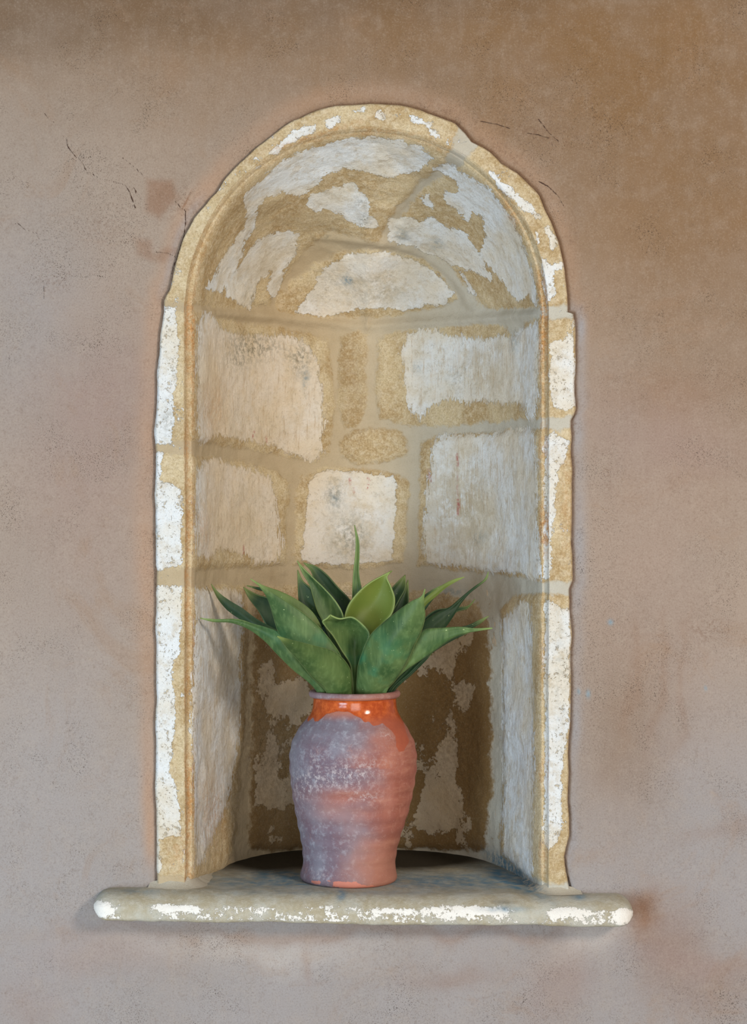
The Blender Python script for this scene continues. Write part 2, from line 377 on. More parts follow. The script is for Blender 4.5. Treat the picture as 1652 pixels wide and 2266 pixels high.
# ------------------------------------------------------------------ the plaster wall: rings from the hole to far beyond the frame
def build_wall():
    x0, x1, y0, y1 = -900.0, 2600.0, -1300.0, 3428.0    # 3428: the floor
    cx, cy = 810.0, 1180.0
    nb = 300
    bx = np.linspace(ox[-1], ox[0], nb+2)[1:-1]; by = np.full(nb, YB)
    # outline: hole path plus the closing line hidden behind the ledge
    hx = np.r_[oxr, bx]; hy = np.r_[oyr, by]
    dx, dy = hx-cx, hy-cy
    tt = np.full(hx.shape, 1e9)
    for lo, hi, d, c in ((x0, x1, dx, cx), (y0, y1, dy, cy)):
        with np.errstate(divide='ignore'):
            tt = np.minimum(tt, np.where(d > 0, (hi-c)/np.where(d == 0, 1e-9, d), np.where(d < 0, (lo-c)/np.where(d == 0, 1e-9, d), 1e9)))
    ex, ey = cx+dx*tt, cy+dy*tt
    nr = 330
    q = np.linspace(0, 1, nr); s = 0.20*q + 0.80*q**3.4
    s[0] = 0
    s = np.r_[-0.0022, -0.0012, s]                       # the plaster lip turns in under the stone
    X = hx[:, None] + (ex-hx)[:, None]*s[None, :]; Yp = hy[:, None] + (ey-hy)[:, None]*s[None, :]
    shp = X.shape; X, Yp = X.ravel(), Yp.ravel()
    dist = np.hypot(X-np.repeat(hx, shp[1]), Yp-np.repeat(hy, shp[1]))
    sgn = np.tile(s, shp[0])
    # relief: gentle trowel waves and a soft roll towards the niche
    D = fbm(X/260, Yp/260, 0*X, 3)*0.010 + fbm(X/60, Yp/60, 0*X+5, 3)*0.0022
    D *= sm(0, 60, dist)
    D += 0.004*np.exp(-(dist/7.0)**1.4) + 0.0035*np.exp(-(dist/38.0)**2)
    D = np.where(sgn < 0, 0.008, D)
    V = np.stack([(X-CX)/S, D, EYE+(CY-Yp)/S], -1)
    # ---- limewash albedo; browner top and cooler foot partly paint in the daylight gradient
    x, y = X, Yp
    xn = x + fbm(x/90, y/90, 0*x, 4)*90; yn = y + fbm(x/90+40, y/90, 0*x, 4)*90
    base = np.array(lin(158, 142, 128)[:3]); brown = np.array(lin(124, 94, 62)[:3]); pink = np.array(lin(152, 131, 119)[:3])
    grey = np.array(lin(151, 147, 148)[:3]); salmon = np.array(lin(172, 138, 112)[:3]); rust = np.array(lin(132, 94, 68)[:3]); mauve = np.array(lin(148, 126, 118)[:3])
    col = np.repeat(base[None], x.size, 0)
    def lay(c, f): 
        nonlocal col
        f = np.clip(f, 0, 1)[:, None]; col = col*(1-f)+c[None]*f
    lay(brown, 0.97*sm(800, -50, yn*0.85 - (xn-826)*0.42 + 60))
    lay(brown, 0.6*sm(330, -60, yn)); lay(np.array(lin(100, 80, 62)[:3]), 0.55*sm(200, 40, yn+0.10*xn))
    lay(brown, 0.45*sm(1150, 1500, xn)*sm(1500, 500, yn))
    lay(pink, 0.8*blob(xn, yn, 180, 1050, 200, 420)); lay(pink, 0.6*blob(xn, yn, 1450, 1400, 230, 500))
    lay(grey, 0.85*sm(1350, 2150, yn)); lay(grey, 0.9*blob(xn, yn, 1600, 1850, 260, 260))
    lay(grey, 0.6*blob(xn, yn, 60, 700, 140, 260)); lay(grey, 0.5*blob(xn, yn, 100, 1650, 200, 300))
    lay(mauve, 0.6*blob(xn, yn, 250, 900, 130, 160)); lay(mauve, 0.5*blob(xn, yn, 1480, 980, 200, 90, 10))
    lay(rust, 0.30*blob(xn, yn, 1490, 860, 170, 60, -5)); lay(brown, 0.5*blob(xn, yn, 1380, 1640, 110, 200))
    # salmon band trowelled round the left and top of the stones
    band = np.exp(-((dist-22)/26.0)**2)
    lay(salmon, (0.25+0.8*vnoise(x/70, y/110, 0*x))*0.8*band*sm(1960, 1850, y)*sm(560, 430, x)); lay(salmon, 0.45*band*sm(900, 500, y)*sm(400, 620, x))
    lay(grey, 0.75*np.exp(-((dist-16)/16.0)**2)*sm(1210, 1240, x)*sm(640, 720, y)*(0.5+0.9*vnoise(y/60, 0*y, 0*y)))
    lay(grey, 0.5*np.exp(-((dist-14)/12.0)**2)*sm(700, 600, y)*sm(470, 420, x))
    lay(rust, 0.60*sm(0, 22, sdf([(318,392),(385,392),(400,440),(352,492),(315,470)], xn*0.1+x*0.9, yn*0.1+y*0.9)+4))
    lay(rust, 0.50*sm(0, 20, sdf([(292,520),(340,528),(345,555),(370,540),(400,550),(365,590),(330,585),(300,570)], xn*0.1+x*0.9, yn*0.1+y*0.9)+3))
    lay(rust, 0.8*sm(0, 4, sdf([(424,420),(405,455),(403,462),(412,452)], x, y)+2))
    lay(rust, 0.85*blob(xn, yn, 1425, 2018, 34, 46)); lay(rust, 0.45*blob(xn, yn, 1480, 2090, 80, 90))
    lay(rust, 0.32*blob(xn, yn, 1560, 2190, 130, 70)); lay(mauve, 0.6*blob(xn, yn, 1560, 2130, 120, 30, 10))
    lay(rust, 0.42*blob(xn, yn, 760, 2062, 560, 16, 0.6)); lay(rust, 0.35*blob(xn, yn, 683, 2120, 16, 46))  # long strip paints the soft shadow under the ledge in rust tone
    lay(mauve, 0.5*blob(xn, yn, 250, 2110, 180, 50)); lay(mauve, 0.6*blob(xn, yn, 1240, 2170, 60, 90)); lay(rust, 0.3*blob(xn, yn, 1000, 2150, 120, 26))
    lay(mauve, 0.4*blob(xn, yn, 60, 2230, 90, 60))
    lay(np.array(lin(196, 186, 178)[:3]), 0.45*blob(xn, yn, 560, 2100, 260, 40)); lay(np.array(lin(196, 188, 182)[:3]), 0.5*blob(xn, yn, 1300, 2080, 90, 40, -30))
    lay(rust, 0.25*blob(xn, yn, 1650, 1830, 150, 16, -18))
    lay(np.array(lin(120, 150, 166)[:3]), 0.8*(blob(x, y, 1350, 1377, 6, 6)+blob(x, y, 1301, 1536, 5, 9)+blob(x, y, 1280, 1531, 4, 6)+blob(x, y, 1560, 1523, 3, 5)))
    for ang, off in ((8, 0), (8, 60), (7, 105)):
        lay(rust, 0.22*np.exp(-(((xn-1400-off)+(y-1500)*0.12)/10)**2)*sm(1300, 1420, y)*sm(1720, 1560, y))
    # a thin dark line round the stones
    lay(np.array(lin(96, 70, 54)[:3]), 0.8*np.exp(-(dist/3.2)**2)*(0.35+0.9*vnoise(x/14, y/14, 0*x))*sm(1985, 1900, y))
    cracks = [[(97,250),(112,266),(135,280)],[(147,305),(150,325),(165,345),(182,358),(190,378),(206,386),(222,396),(250,402),(278,410),(286,424),(294,445),(300,462)],
              [(272,350),(290,364),(306,378),(320,392)],[(300,428),(302,424),(296,415)],
              [(30,495),(40,494),(55,508),(72,514),(88,519)],[(388,446),(400,460),(410,466),(410,490),(406,520),(396,548),(390,570),(382,590),(378,606)],
              [(240,532),(262,536),(290,535)],[(345,558),(370,560),(384,566),(392,572)],[(160,610),(185,614),(205,608),(235,614)],[(95,620),(98,650),(96,665)],
              [(1190,262),(1215,295),(1235,312)],[(1062,268),(1100,275),(1128,284)],[(1165,294),(1190,298),(1214,305)],[(690,330),(640,352)],
              [(1190,400),(1212,412),(1236,436),(1246,456)],[(1256,1940),(1262,1958),(1258,1975)],[(1490,2140),(1440,2060)][:1]*2]
    cd = np.full(x.shape, 45.0)
    for c in cracks[:-1]: cd = np.minimum(cd, linedist(c, x, y))
    rub = 0.8*blob(x, y, 1175, 290, 90, 26, 12)+0.9*blob(x, y, 1265, 520, 12, 26)+blob(x, y, 1570, 1390, 42, 26)*0.9+blob(x, y, 1270, 940, 14, 14)+0.7*blob(x, y, 960, 250, 60, 22, 15)
    rub += 0.8*blob(x, y, 1120, 340, 60, 14, 40)+0.6*blob(x, y, 1345, 1060, 10, 60)+0.5*blob(x, y, 220, 500, 50, 40)+0.5*blob(x, y, 120, 625, 40, 30)+0.6*blob(x, y, 400, 450, 40, 60)
    rub += 0.5*blob(x, y, 258, 86, 20, 10)+0.4*blob(x, y, 480, 158, 12, 8) + 0.8*np.exp(-(dist/14)**2)*sm(1985, 1900, y)*vnoise(x/30, y/30, 0*x)
    spk = 0.5*blob(x, y, 230, 500, 120, 160)+0.5*blob(x, y, 1300, 1450, 90, 200)+0.4*blob(x, y, 1150, 250, 260, 120)
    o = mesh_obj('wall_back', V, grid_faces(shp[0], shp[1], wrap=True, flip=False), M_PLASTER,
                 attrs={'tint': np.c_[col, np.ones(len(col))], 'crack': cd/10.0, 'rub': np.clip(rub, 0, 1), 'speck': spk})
    o['kind'] = 'structure'
    return o
wall = build_wall()

fl = mesh_obj('floor', [(-2.6,-5.5,0),(2.6,-5.5,0),(2.6,0.02,0),(-2.6,0.02,0)], [(0,1,2,3)], M_FLOOR); fl['kind'] = 'structure'

# ------------------------------------------------------------------ the stone niche
STONES = {   # pixel outlines of the blocks; whatever lies between them is mortar
 'arch_left': [(330,664),(470,680),(540,686),(600,676),(622,645),(648,600),(690,548),(706,520),(735,512),(790,524),(835,534),(852,505),(880,462),(925,412),(985,362),(1000,318),(1012,300),(1000,180),(300,180)],
 'arch_right': [(1052,330),(1010,372),(965,398),(905,452),(878,492),(868,528),(930,548),(985,578),(1020,612),(1050,655),(1076,686),(1200,680),(1300,672),(1300,200),(1060,300)],
 'tympanum': [(612,690),(624,655),(655,622),(695,592),(738,566),(800,555),(860,556),(930,572),(975,604),(1003,640),(1008,664),(975,682),(912,690),(880,702),(800,706),(700,702)],
 'left_2': [(320,680),(430,690),(476,702),(540,714),(620,722),(690,738),(728,752),(738,830),(740,930),(728,1000),(700,1022),(640,1012),(560,996),(480,984),(430,976),(320,972)],
 'mid_2': [(756,742),(790,730),(808,742),(813,800),(811,900),(794,940),(764,948),(748,905),(749,800)],
 'right_2': [(834,748),(900,730),(1000,722),(1110,716),(1126,742),(1142,740),(1158,712),(1205,704),(1300,700),(1300,918),(1210,926),(1110,932),(1000,944),(900,942),(838,928),(829,840)],
 'small_3': [(752,976),(780,950),(850,945),(890,956),(904,980),(902,1006),(850,1026),(790,1028),(756,1012)],
 'left_3': [(320,1000),(430,1008),(480,1012),(560,1026),(620,1044),(642,1070),(638,1180),(634,1252),(560,1258),(480,1256),(440,1262),(320,1262)],
 'mid_3': [(656,1090),(672,1050),(720,1036),(800,1036),(880,1046),(903,1070),(899,1180),(890,1246),(800,1262),(700,1258),(652,1252)],
 'right_3': [(930,976),(1000,962),(1110,954),(1200,948),(1300,952),(1300,1292),(1200,1288),(1100,1272),(1000,1262),(922,1252),(924,1120)],
 'left_4': [(320,1300),(430,1300),(500,1290),(548,1296),(552,1400),(548,1560),(540,1700),(524,1880),(500,1930),(440,1945),(320,1935)],
 'back_4': [(566,1300),(700,1290),(860,1290),(905,1306),(1000,1316),(1050,1334),(1078,1380),(1082,1560),(1084,1760),(1074,1884),(800,1876),(600,1884),(552,1880),(560,1600)],
 'right_4': [(1102,1350),(1130,1318),(1200,1312),(1300,1318),(1300,1950),(1215,1955),(1160,1940),(1104,1890),(1108,1600)],
}
WASH = [
 [(820,300),(744,312),(677,330),(623,357),(580,394),(550,418),(538,442),(548,470),(541,503),(520,530),(499,560),(480,600),(453,639),(490,650),(510,620),(532,578),(544,533),(562,503),(571,457),(590,438),(623,424),(668,436),(683,424),(723,385),(759,374),(820,382),(870,392),(930,376),(960,350),(930,325),(880,310)],
 [(729,418),(783,404),(806,430),(815,450),(818,470),(838,500),(800,505),(760,480),(720,462),(700,470),(677,452),(690,430)],
 [(600,520),(640,508),(660,520),(655,560),(630,600),(612,650),(604,662),(590,640),(600,600),(572,625),(552,684),(500,656),(505,620),(528,590),(545,560),(570,530)],
 [(960,372),(994,360),(1030,388),(1072,412),(1103,440),(1133,482),(1160,548),(1184,624),(1193,681),(1169,654),(1142,669),(1115,624),(1085,600),(1060,560),(1075,520),(1068,480),(1045,470),(1036,490),(1012,470),(981,440),(985,425),(1015,425),(1010,400)],
 [(860,536),(860,484),(897,475),(927,490),(957,478),(985,500),(1030,515),(1060,560),(1090,618),(1085,622),(1050,600),(1012,593),(951,560),(915,545)],
 [(1018,604),(1030,612),(1056,655),(1046,655)],[(932,434),(948,432),(955,460),(936,456)],
 [(655,692),(690,640),(715,596),(770,562),(850,557),(930,580),(975,615),(1003,650),(985,675),(940,676),(900,688),(840,680),(790,684),(740,700),(690,697)],
 [(606,330),(650,285),(700,272),(700,292),(650,312),(604,342),(592,340)],[(715,264),(750,252),(755,272),(722,280)],[(780,244),(808,238),(808,250),(786,250)],[(828,244),(853,250),(850,265),(828,262)],
 [(908,256),(962,272),(950,284),(910,268)],[(950,288),(975,300),(965,305)],[(566,370),(580,362),(574,374)],
 [(1078,374),(1112,402),(1162,440),(1203,478),(1196,490),(1150,462),(1100,412)],[(1212,500),(1236,540),(1222,552),(1206,510)],[(1186,510),(1196,540),(1188,540)],
 [(1196,566),(1215,585),(1250,580),(1244,598),(1222,600),(1230,650),(1208,670),(1200,620)],
 [(360,672),(386,684),(396,760),(386,860),(380,984),(338,985),(340,860),(350,740)],
 [(452,690),(475,700),(490,730),(540,742),(640,742),(690,765),(700,800),(722,930),(708,970),(714,1000),(692,1024),(640,1000),(600,985),(520,970),(480,965),(440,985),(434,800),(440,720)],
 [(905,738),(940,725),(1000,740),(1060,752),(1110,742),(1130,740),(1160,725),(1185,713),(1197,760),(1190,900),(1178,932),(1166,925),(1155,890),(1110,896),(1060,885),(1040,892),(1000,880),(950,900),(930,932),(905,900),(895,850),(890,800),(882,788)],
 [(1216,760),(1250,748),(1270,730),(1274,880),(1266,908),(1225,900),(1213,840)],
 [(340,1004),(360,1004),(356,1060),(400,1080),(404,1250),(340,1265)],
 [(450,1022),(475,1013),(510,1030),(560,1037),(595,1055),(605,1080),(612,1130),(625,1200),(615,1247),(570,1245),(530,1225),(490,1213),(465,1236),(434,1230),(432,1100),(438,1040)],
 [(685,1090),(682,1070),(700,1047),(740,1040),(800,1045),(868,1056),(880,1075),(875,1100),(872,1190),(868,1240),(800,1250),(700,1247),(665,1240),(672,1200),(675,1130)],
 [(960,972),(990,961),(1080,960),(1176,944),(1186,1000),(1192,1200),(1196,1285),(1175,1287),(1150,1268),(1100,1268),(1060,1262),(1000,1252),(950,1250),(935,1220),(940,1100),(958,1000)],
 [(1203,970),(1225,955),(1255,980),(1256,1010),(1236,1030),(1228,1120),(1215,1280),(1203,1280)],
 [(340,1298),(402,1298),(398,1440),(380,1480),(388,1600),(376,1700),(396,1780),(398,1848),(352,1858),(356,1925),(340,1932)],
 [(432,1302),(470,1308),(500,1300),(533,1318),(537,1400),(532,1480),(534,1550),(526,1650),(510,1750),(500,1790),(480,1830),(450,1905),(434,1920),(432,1800),(426,1700),(420,1560),(428,1400)],
 [(1206,1325),(1250,1345),(1262,1350),(1260,1600),(1245,1700),(1240,1850),(1215,1885),(1203,1870)],
 [(1108,1370),(1135,1352),(1150,1328),(1172,1335),(1178,1500),(1180,1700),(1177,1945),(1160,1943),(1112,1890),(1112,1600)],
 [(598,1480),(640,1500),(668,1560),(660,1860),(600,1868),(590,1700)],[(935,1450),(965,1440),(1030,1420),(1036,1600),(1028,1750),(1010,1830),(950,1830),(940,1750),(950,1600)],
]
STREAKY = ('left_2', 'left_3', 'left_4', 'right_2', 'right_3', 'right_4')

def build_niche():
    D0, W0, H0 = 0.345, 380.0, 392.0
    nf_, ng = 26, 12
    ax, ay = ring(401.0, 408.0)        # inner arris of the face
    gx, gy = ring(W0+14, H0+8)
    th_all = np.r_[np.zeros(nj), th, np.full(nj, math.pi)]
    cols = []   # (x px on wall plane, y px, depth m)
    wob = fbm(s_id*0.018, 0*s_id+9.0, 0*s_id, 3)*5
    # embedded outer flank, rounded arris, face
    cols.append((oxr+(oxr-AX)*0.004, oyr, np.full(ns, 0.030)))
    for f, d in ((0.0, 0.006), (0.03, -0.0005), (0.07, -0.003)):
        cols.append((oxr+(ax-oxr)*f, oyr+(ay-oyr)*f, np.full(ns, d)))
    for f in np.linspace(0.11, 0.97, nf_):
        cols.append((oxr+(ax+wob-oxr)*f, oyr+(ay-oyr)*f, np.full(ns, -0.004)))
    cols.append((ax+wob, ay, np.full(ns, -0.0025)))
    for f in np.linspace(0.08, 1, ng):
        d = -0.001+0.007*math.sin(math.pi*min(f*1.3, 1.0)*0.5)
        d2 = -0.003+0.009*f**1.5
        worn_ = np.where(kind == 1, np.clip(np.sin(th_all)*1.6, 0, 1), 0)
        cols.append((ax+(wob)*(1-f)+(gx-ax)*f, ay+(gy-ay)*f, d*(1-worn_)+d2*worn_))
    # the bowl: superellipse in plan, sampled evenly along its length
    p = 1.55 + 1.5*np.abs(np.cos(th_all))**1.6
    tq = np.linspace(0, 1, 2001)
    nb = 250
    ref = []
    for pv in np.linspace(1.55, 3.05, 21):
        # parametrise by angle
        c, s_ = np.cos(tq*math.pi/2)**(2/pv), np.sin(tq*math.pi/2)**(2/pv)
        X, Yd = c*W0/S, s_*(D0-0.012)
        L = np.r_[0, np.cumsum(np.hypot(np.diff(X), np.diff(Yd)))]; L /= L[-1]
        q = np.linspace(0, 1, nb)
        q = 0.55*q+0.45*q**2
        ref.append((np.interp(q, L, c), np.interp(q, L, s_)))
    ref_c = np.array([r[0] for r in ref]); ref_s = np.array([r[1] for r in ref])
    pi_ = (p-1.55)/1.5*20; i0 = np.clip(np.floor(pi_).astype(int), 0, 19); fr = (pi_-i0)[:, None]
    cc = ref_c[i0]*(1-fr)+ref_c[i0+1]*fr; ss = ref_s[i0]*(1-fr)+ref_s[i0+1]*fr
    wx, wy = ring(W0, H0)
    for k in range(nb):
        dd = ss[:, k]*(D0-0.006)
        r = cc[:, k]*(1-(0.20+0.06*np.sin(th_all))*ss[:, k])+0.022*np.exp(-dd/0.007)*cc[:, k]
        bx_ = AX+(wx-AX)*r
        by_ = np.where(kind == 1, AY+(wy-AY)*r, wy)
        cols.append((bx_, by_, 0.006+ss[:, k]*(D0-0.006)))
    X = np.stack([c[0] for c in cols], 1); Yp = np.stack([c[1] for c in cols], 1); D = np.stack([c[2] for c in cols], 1)
    m = X.shape[1]; nbowl = m-nb
    P = np.stack([(X-CX)/S, D, EYE+(CY-Yp)/S], -1)
    # normals of the grid
    def gnorm(P):
        a = np.gradient(P, axis=0); b = np.gradient(P, axis=1)
        n = np.cross(a, b); l = np.linalg.norm(n, axis=-1, keepdims=True)
        n = n/np.maximum(l, 1e-12)
        bad = l[..., 0] < 1e-11; n[bad] = (0, -1, 0)
        flip = n[..., 1].mean() > 0
        return -n if flip else n
    nrm = gnorm(P)
    # jamb rows end at the middle line: make both halves agree there
    nrm[kind != 1, -1] = (0, -1, 0)
    nrm[:, -1] = (0, -1, 0)
    Pf = P.reshape(-1, 3); px, py = proj(Pf)
    wpx = px + fbm(px/22, py/22, 0*px, 4)*9; wpy = py + fbm(px/22+50, py/22, 0*px, 4)*9
    best = np.full(px.shape, -45.0); who = np.full(px.shape, -1)
    for i, (nme, poly) in enumerate(STONES.items()):
        d = sdf(poly, wpx, wpy); u = d > best; best[u] = d[u]; who[u] = i
    # foot of the jambs is mortar dressed on to the ledge
    mort = -best/10.0
    # relief
    amp = np.ones(ns*m); fm = np.zeros((ns, m)); fm[:, nbowl:] = 1.0; fs = np.clip((np.arange(m)-nbowl-2)/26.0, 0, 1); fs = np.tile(fs*fs*(3-2*fs), (ns, 1)).ravel(); fm = fm.ravel()
    bul = sm(-4, 16, best)
    nz = fbm(Pf[:, 0]*28, Pf[:, 1]*28, Pf[:, 2]*28, 5); nz2 = fbm(Pf[:, 0]*7+3, Pf[:, 1]*7, Pf[:, 2]*7, 3)
    h = fs*(0.0045*(bul-1) + nz*0.008 + nz2*0.014) + (1-fs)*(nz*0.0035 + 0.0018*(bul-1))
    # raised mortar fillet above the tympanum block and hollow beneath
    h += fs*0.006*np.exp(-((linedist([(705,525),(780,530),(860,540),(940,565),(1010,618),(1050,680)], px, py))/12.0)**2)
    h += fs*0.008*np.exp(-((linedist([(430,690),(600,700),(800,722),(1000,712),(1200,695)], px, py))/13.0)**2)
    h *= np.clip(sm(0, 0.02, Pf[:, 1])*1.0+0.5, 0, 1)
    edge = np.zeros((ns, m)); edge[:, :1] = 1
    h *= (1-edge.ravel())
    Pd = P + nrm*h.reshape(ns, m, 1)
    n2 = gnorm(Pd); n2[:, -1] = n2[:, -2]
    # average the seam at the middle line of the jamb rows
    L = np.where(kind == 0)[0]; R = np.where(kind == 2)[0][::-1]
    av = (n2[L, -1]+n2[R, -1]); av /= np.linalg.norm(av, axis=-1, keepdims=True); n2[L, -1] = av; n2[R, -1] = av
    ar = kind == 1; av = n2[ar, -1].mean(0); av /= np.linalg.norm(av); n2[ar, -1] = av
    Pf = Pd.reshape(-1, 3); nn = n2.reshape(-1, 3)
    px, py = proj(Pf)
    # attributes
    wv = np.full(px.shape, -45.0)
    for poly in WASH: wv = np.maximum(wv, sdf(poly, px, py))
    wv = np.where(wv > -45, wv, -45)/10.0
    lower_back = (who == list(STONES).index('back_4'))
    wv = np.where(lower_back, np.clip(wv*0.35, -1.3, 0.3)+0.15+fbm(px/45, py/70, 0*px, 5)*6.0-1.0*blob(px, py, 980, 1560, 70, 160), wv)
    colj = np.tile(np.arange(m), ns).reshape(ns, m).ravel()
    groove = ((colj >= nbowl-ng-1) & (colj < nbowl+6)).astype(float)
    gy_ = np.clip(vnoise(px/40+3, py/90, 0*px)*1.5-0.25, 0, 1)
    orange = groove*gy_*(0.35+0.65*sm(560, 700, py))
    orange = np.maximum(orange, 0.55*blob(px, py, 1130, 470, 10, 40, -25)*1.5)
    orange = np.maximum(orange, 0.6*blob(px, py, 700, 300, 110, 7, -18)); orange = np.maximum(orange, 0.5*blob(px, py, 860, 292, 90, 7, 6))
    orange = np.maximum(orange, 0.4*blob(px, py, 1252, 1120, 14, 120)); orange = np.maximum(orange, 0.35*blob(px, py, 470, 900, 30, 60)); orange = np.maximum(orange, 0.35*blob(px, py, 450, 1180, 16, 60))
    orange = np.maximum(orange, 0.5*blob(px, py, 470, 1800, 30, 80)); orange = np.maximum(orange, 0.45*blob(px, py, 400, 1890, 30, 50)); orange = np.maximum(orange, 0.4*blob(px, py, 630, 1350, 60, 40))
    grime_shade = 0.9*blob(px, py, 560, 765, 60, 26, 8)+0.8*blob(px, py, 665, 790, 26, 40)+0.6*blob(px, py, 530, 800, 30, 22)+0.9*blob(px, py, 806, 488, 14, 18)+0.6*blob(px, py, 800, 448, 20, 12)
    grime_shade += 0.75*blob(px, py, 740, 1095, 18, 32)+0.7*blob(px, py, 775, 1190, 42, 50)+0.35*blob(px, py, 830, 640, 60, 40)+0.3*blob(px, py, 730, 620, 30, 30)+0.35*blob(px, py, 1010, 840, 30, 30)
    grime_shade += 0.5*blob(px, py, 555, 655, 16, 20)+0.8*blob(px, py, 724, 524, 18, 5, 8)+0.5*blob(px, py, 370, 930, 18, 40)+0.4*blob(px, py, 620, 1700, 36, 120)+0.55*blob(px, py, 990, 1560, 70, 160)+0.5*blob(px, py, 570, 1560, 30, 200)
    grime_shade += 0.3*blob(px, py, 1240, 1500, 16, 160)+0.3*blob(px, py, 1040, 1700, 30, 130)
    blue = 0.9*blob(px, py, 768, 620, 13, 11)+0.45*blob(px, py, 890, 520, 16, 16)+0.4*blob(px, py, 966, 540, 16, 16)+0.6*blob(px, py, 676, 840, 8, 26)+0.5*blob(px, py, 345, 1180, 6, 20)
    blue += 0.4*blob(px, py, 922, 812, 10, 16)+0.4*blob(px, py, 1137, 760, 10, 20)+0.3*blob(px, py, 1062, 1190, 16, 14)+0.4*blob(px, py, 740, 1100, 12, 26)
    blue += 1.8*blob(px, py, 1125, 1922, 50, 14, 36)+0.5*blob(px, py, 1000, 1310, 30, 12)
    wv = np.maximum(wv, np.where(colj < nbowl-ng-1, -0.60+1.4*fbm(px/30, py/45, 0*px, 3), -1.75+0.5*fbm(px/50, py/50, 0*px, 3)))
    thin = 1.1*blob(px, py, 1020, 1120, 85, 120)+0.9*blob(px, py, 1065, 820, 45, 55)+0.9*blob(px, py, 775, 1185, 60, 55)+0.8*blob(px, py, 850, 640, 70, 40)+0.6*blob(px, py, 700, 660, 40, 30)+0.5*blob(px, py, 560, 940, 90, 60)+0.5*blob(px, py, 560, 1150, 60, 80)+0.6*blob(px, py, 1000, 580, 60, 50)+0.5*blob(px, py, 620, 600, 60, 60)+0.6*blob(px, py, 500, 1600, 24, 200)
    red = np.zeros(px.shape)
    for ln, wd, am in (([(1011,1005),(1012,1030)], 2.5, .9), ([(1012,1045),(1011,1080),(1013,1105)], 1.6, .5), ([(1014,1105),(1014,1138)], 3.5, .9), ([(774,1060),(775,1072)], 2.5, .9), ([(783,1080),(784,1092)], 2, .8), ([(813,1058),(817,1064),(813,1080)], 2.2, .9), ([(562,955),(559,968)], 2, .8), ([(588,965),(590,978)], 2, .7), ([(540,1205),(538,1225)], 2, .7), ([(948,1040),(952,1065)], 4, .5)):
        red = np.maximum(red, am*np.clip(1.4-linedist(ln, px, py)/wd, 0, 1))
    streak = np.zeros(px.shape)
    for i, nme in enumerate(STONES):
        if nme in STREAKY: streak[(who == i)] = 1.0
    streak *= fm
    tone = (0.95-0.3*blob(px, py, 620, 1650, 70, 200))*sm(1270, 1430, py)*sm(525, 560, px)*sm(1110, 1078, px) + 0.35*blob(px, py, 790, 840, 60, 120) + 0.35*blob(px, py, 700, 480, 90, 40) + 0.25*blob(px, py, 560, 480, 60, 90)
    cream = 0.75*lower_back+0.62*sm(1000, 560, px)*sm(640, 760, py)*sm(1420, 1250, py)*sm(425, 470, px) + 0.35*blob(px, py, 830, 620, 190, 80)
    attrs = {'wash': wv, 'mortar': np.clip(mort, -4.5, 4.5), 'orange': np.clip(orange, 0, 1), 'grime_shade': np.clip(grime_shade, 0, 1), 'blue': np.clip(blue, 0, 1),
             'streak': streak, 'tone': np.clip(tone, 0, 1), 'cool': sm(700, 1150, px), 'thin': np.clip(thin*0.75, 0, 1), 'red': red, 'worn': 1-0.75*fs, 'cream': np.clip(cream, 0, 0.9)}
    Fc = grid_faces(ns, m)
    # orient the quads towards the viewer's side of the stone
    a = Pf[Fc[2000, 1]]-Pf[Fc[2000, 0]]; b = Pf[Fc[2000, 2]]-Pf[Fc[2000, 0]]
    if np.cross(a, b)[1] > 0: Fc = Fc[:, ::-1]
    fid = np.where(best > -1.0, who, -1)[Fc].max(1)
    root = thing('stone_niche', 'arched niche of pale weathered limestone blocks with flaking whitewash, set in the plaster wall', 'niche', W(AX, 1968, 0.0))
    loc = np.array(root.location)
    LAB = {'arch_left': 'large curved block forming the left side and crown of the arch', 'arch_right': 'curved block forming the right side of the arch', 'tympanum': 'lens-shaped block under the arch with a small blue-grey spot',
           'left_2': 'wide cream block below the arch on the left, grey mould along its top', 'mid_2': 'narrow upright bare ochre stone', 'right_2': 'block below the arch on the right, bare ochre at its left end',
           'small_3': 'small oval bare ochre stone above the middle block', 'left_3': 'cream block on the left, second below the arch', 'mid_3': 'squarish middle block with a dark green-grey blotch', 'right_3': 'tall pale grey block on the right with a thin red drip',
           'left_4': 'tall white jamb block left of the vase, shaded by leaves', 'back_4': 'brown mottled block behind the vase', 'right_4': 'tall bluish white jamb block right of the vase'}
    for i, nme in list(enumerate(STONES))+[(-1, None)]:
        f = Fc[fid == i]
        if not len(f): continue
        used, inv = np.unique(f, return_inverse=True)
        o = mesh_obj('stone_block' if i >= 0 else 'mortar', Pf[used]-loc, inv.reshape(-1, 4), M_STONE, root,
                     {k: v[used] for k, v in attrs.items()}, nn[used])
        if nme: o['label'] = LAB[nme]
        else: o['label'] = 'grey lime mortar joints between the blocks'
    # textures follow one common origin
    return root
niche = build_niche()

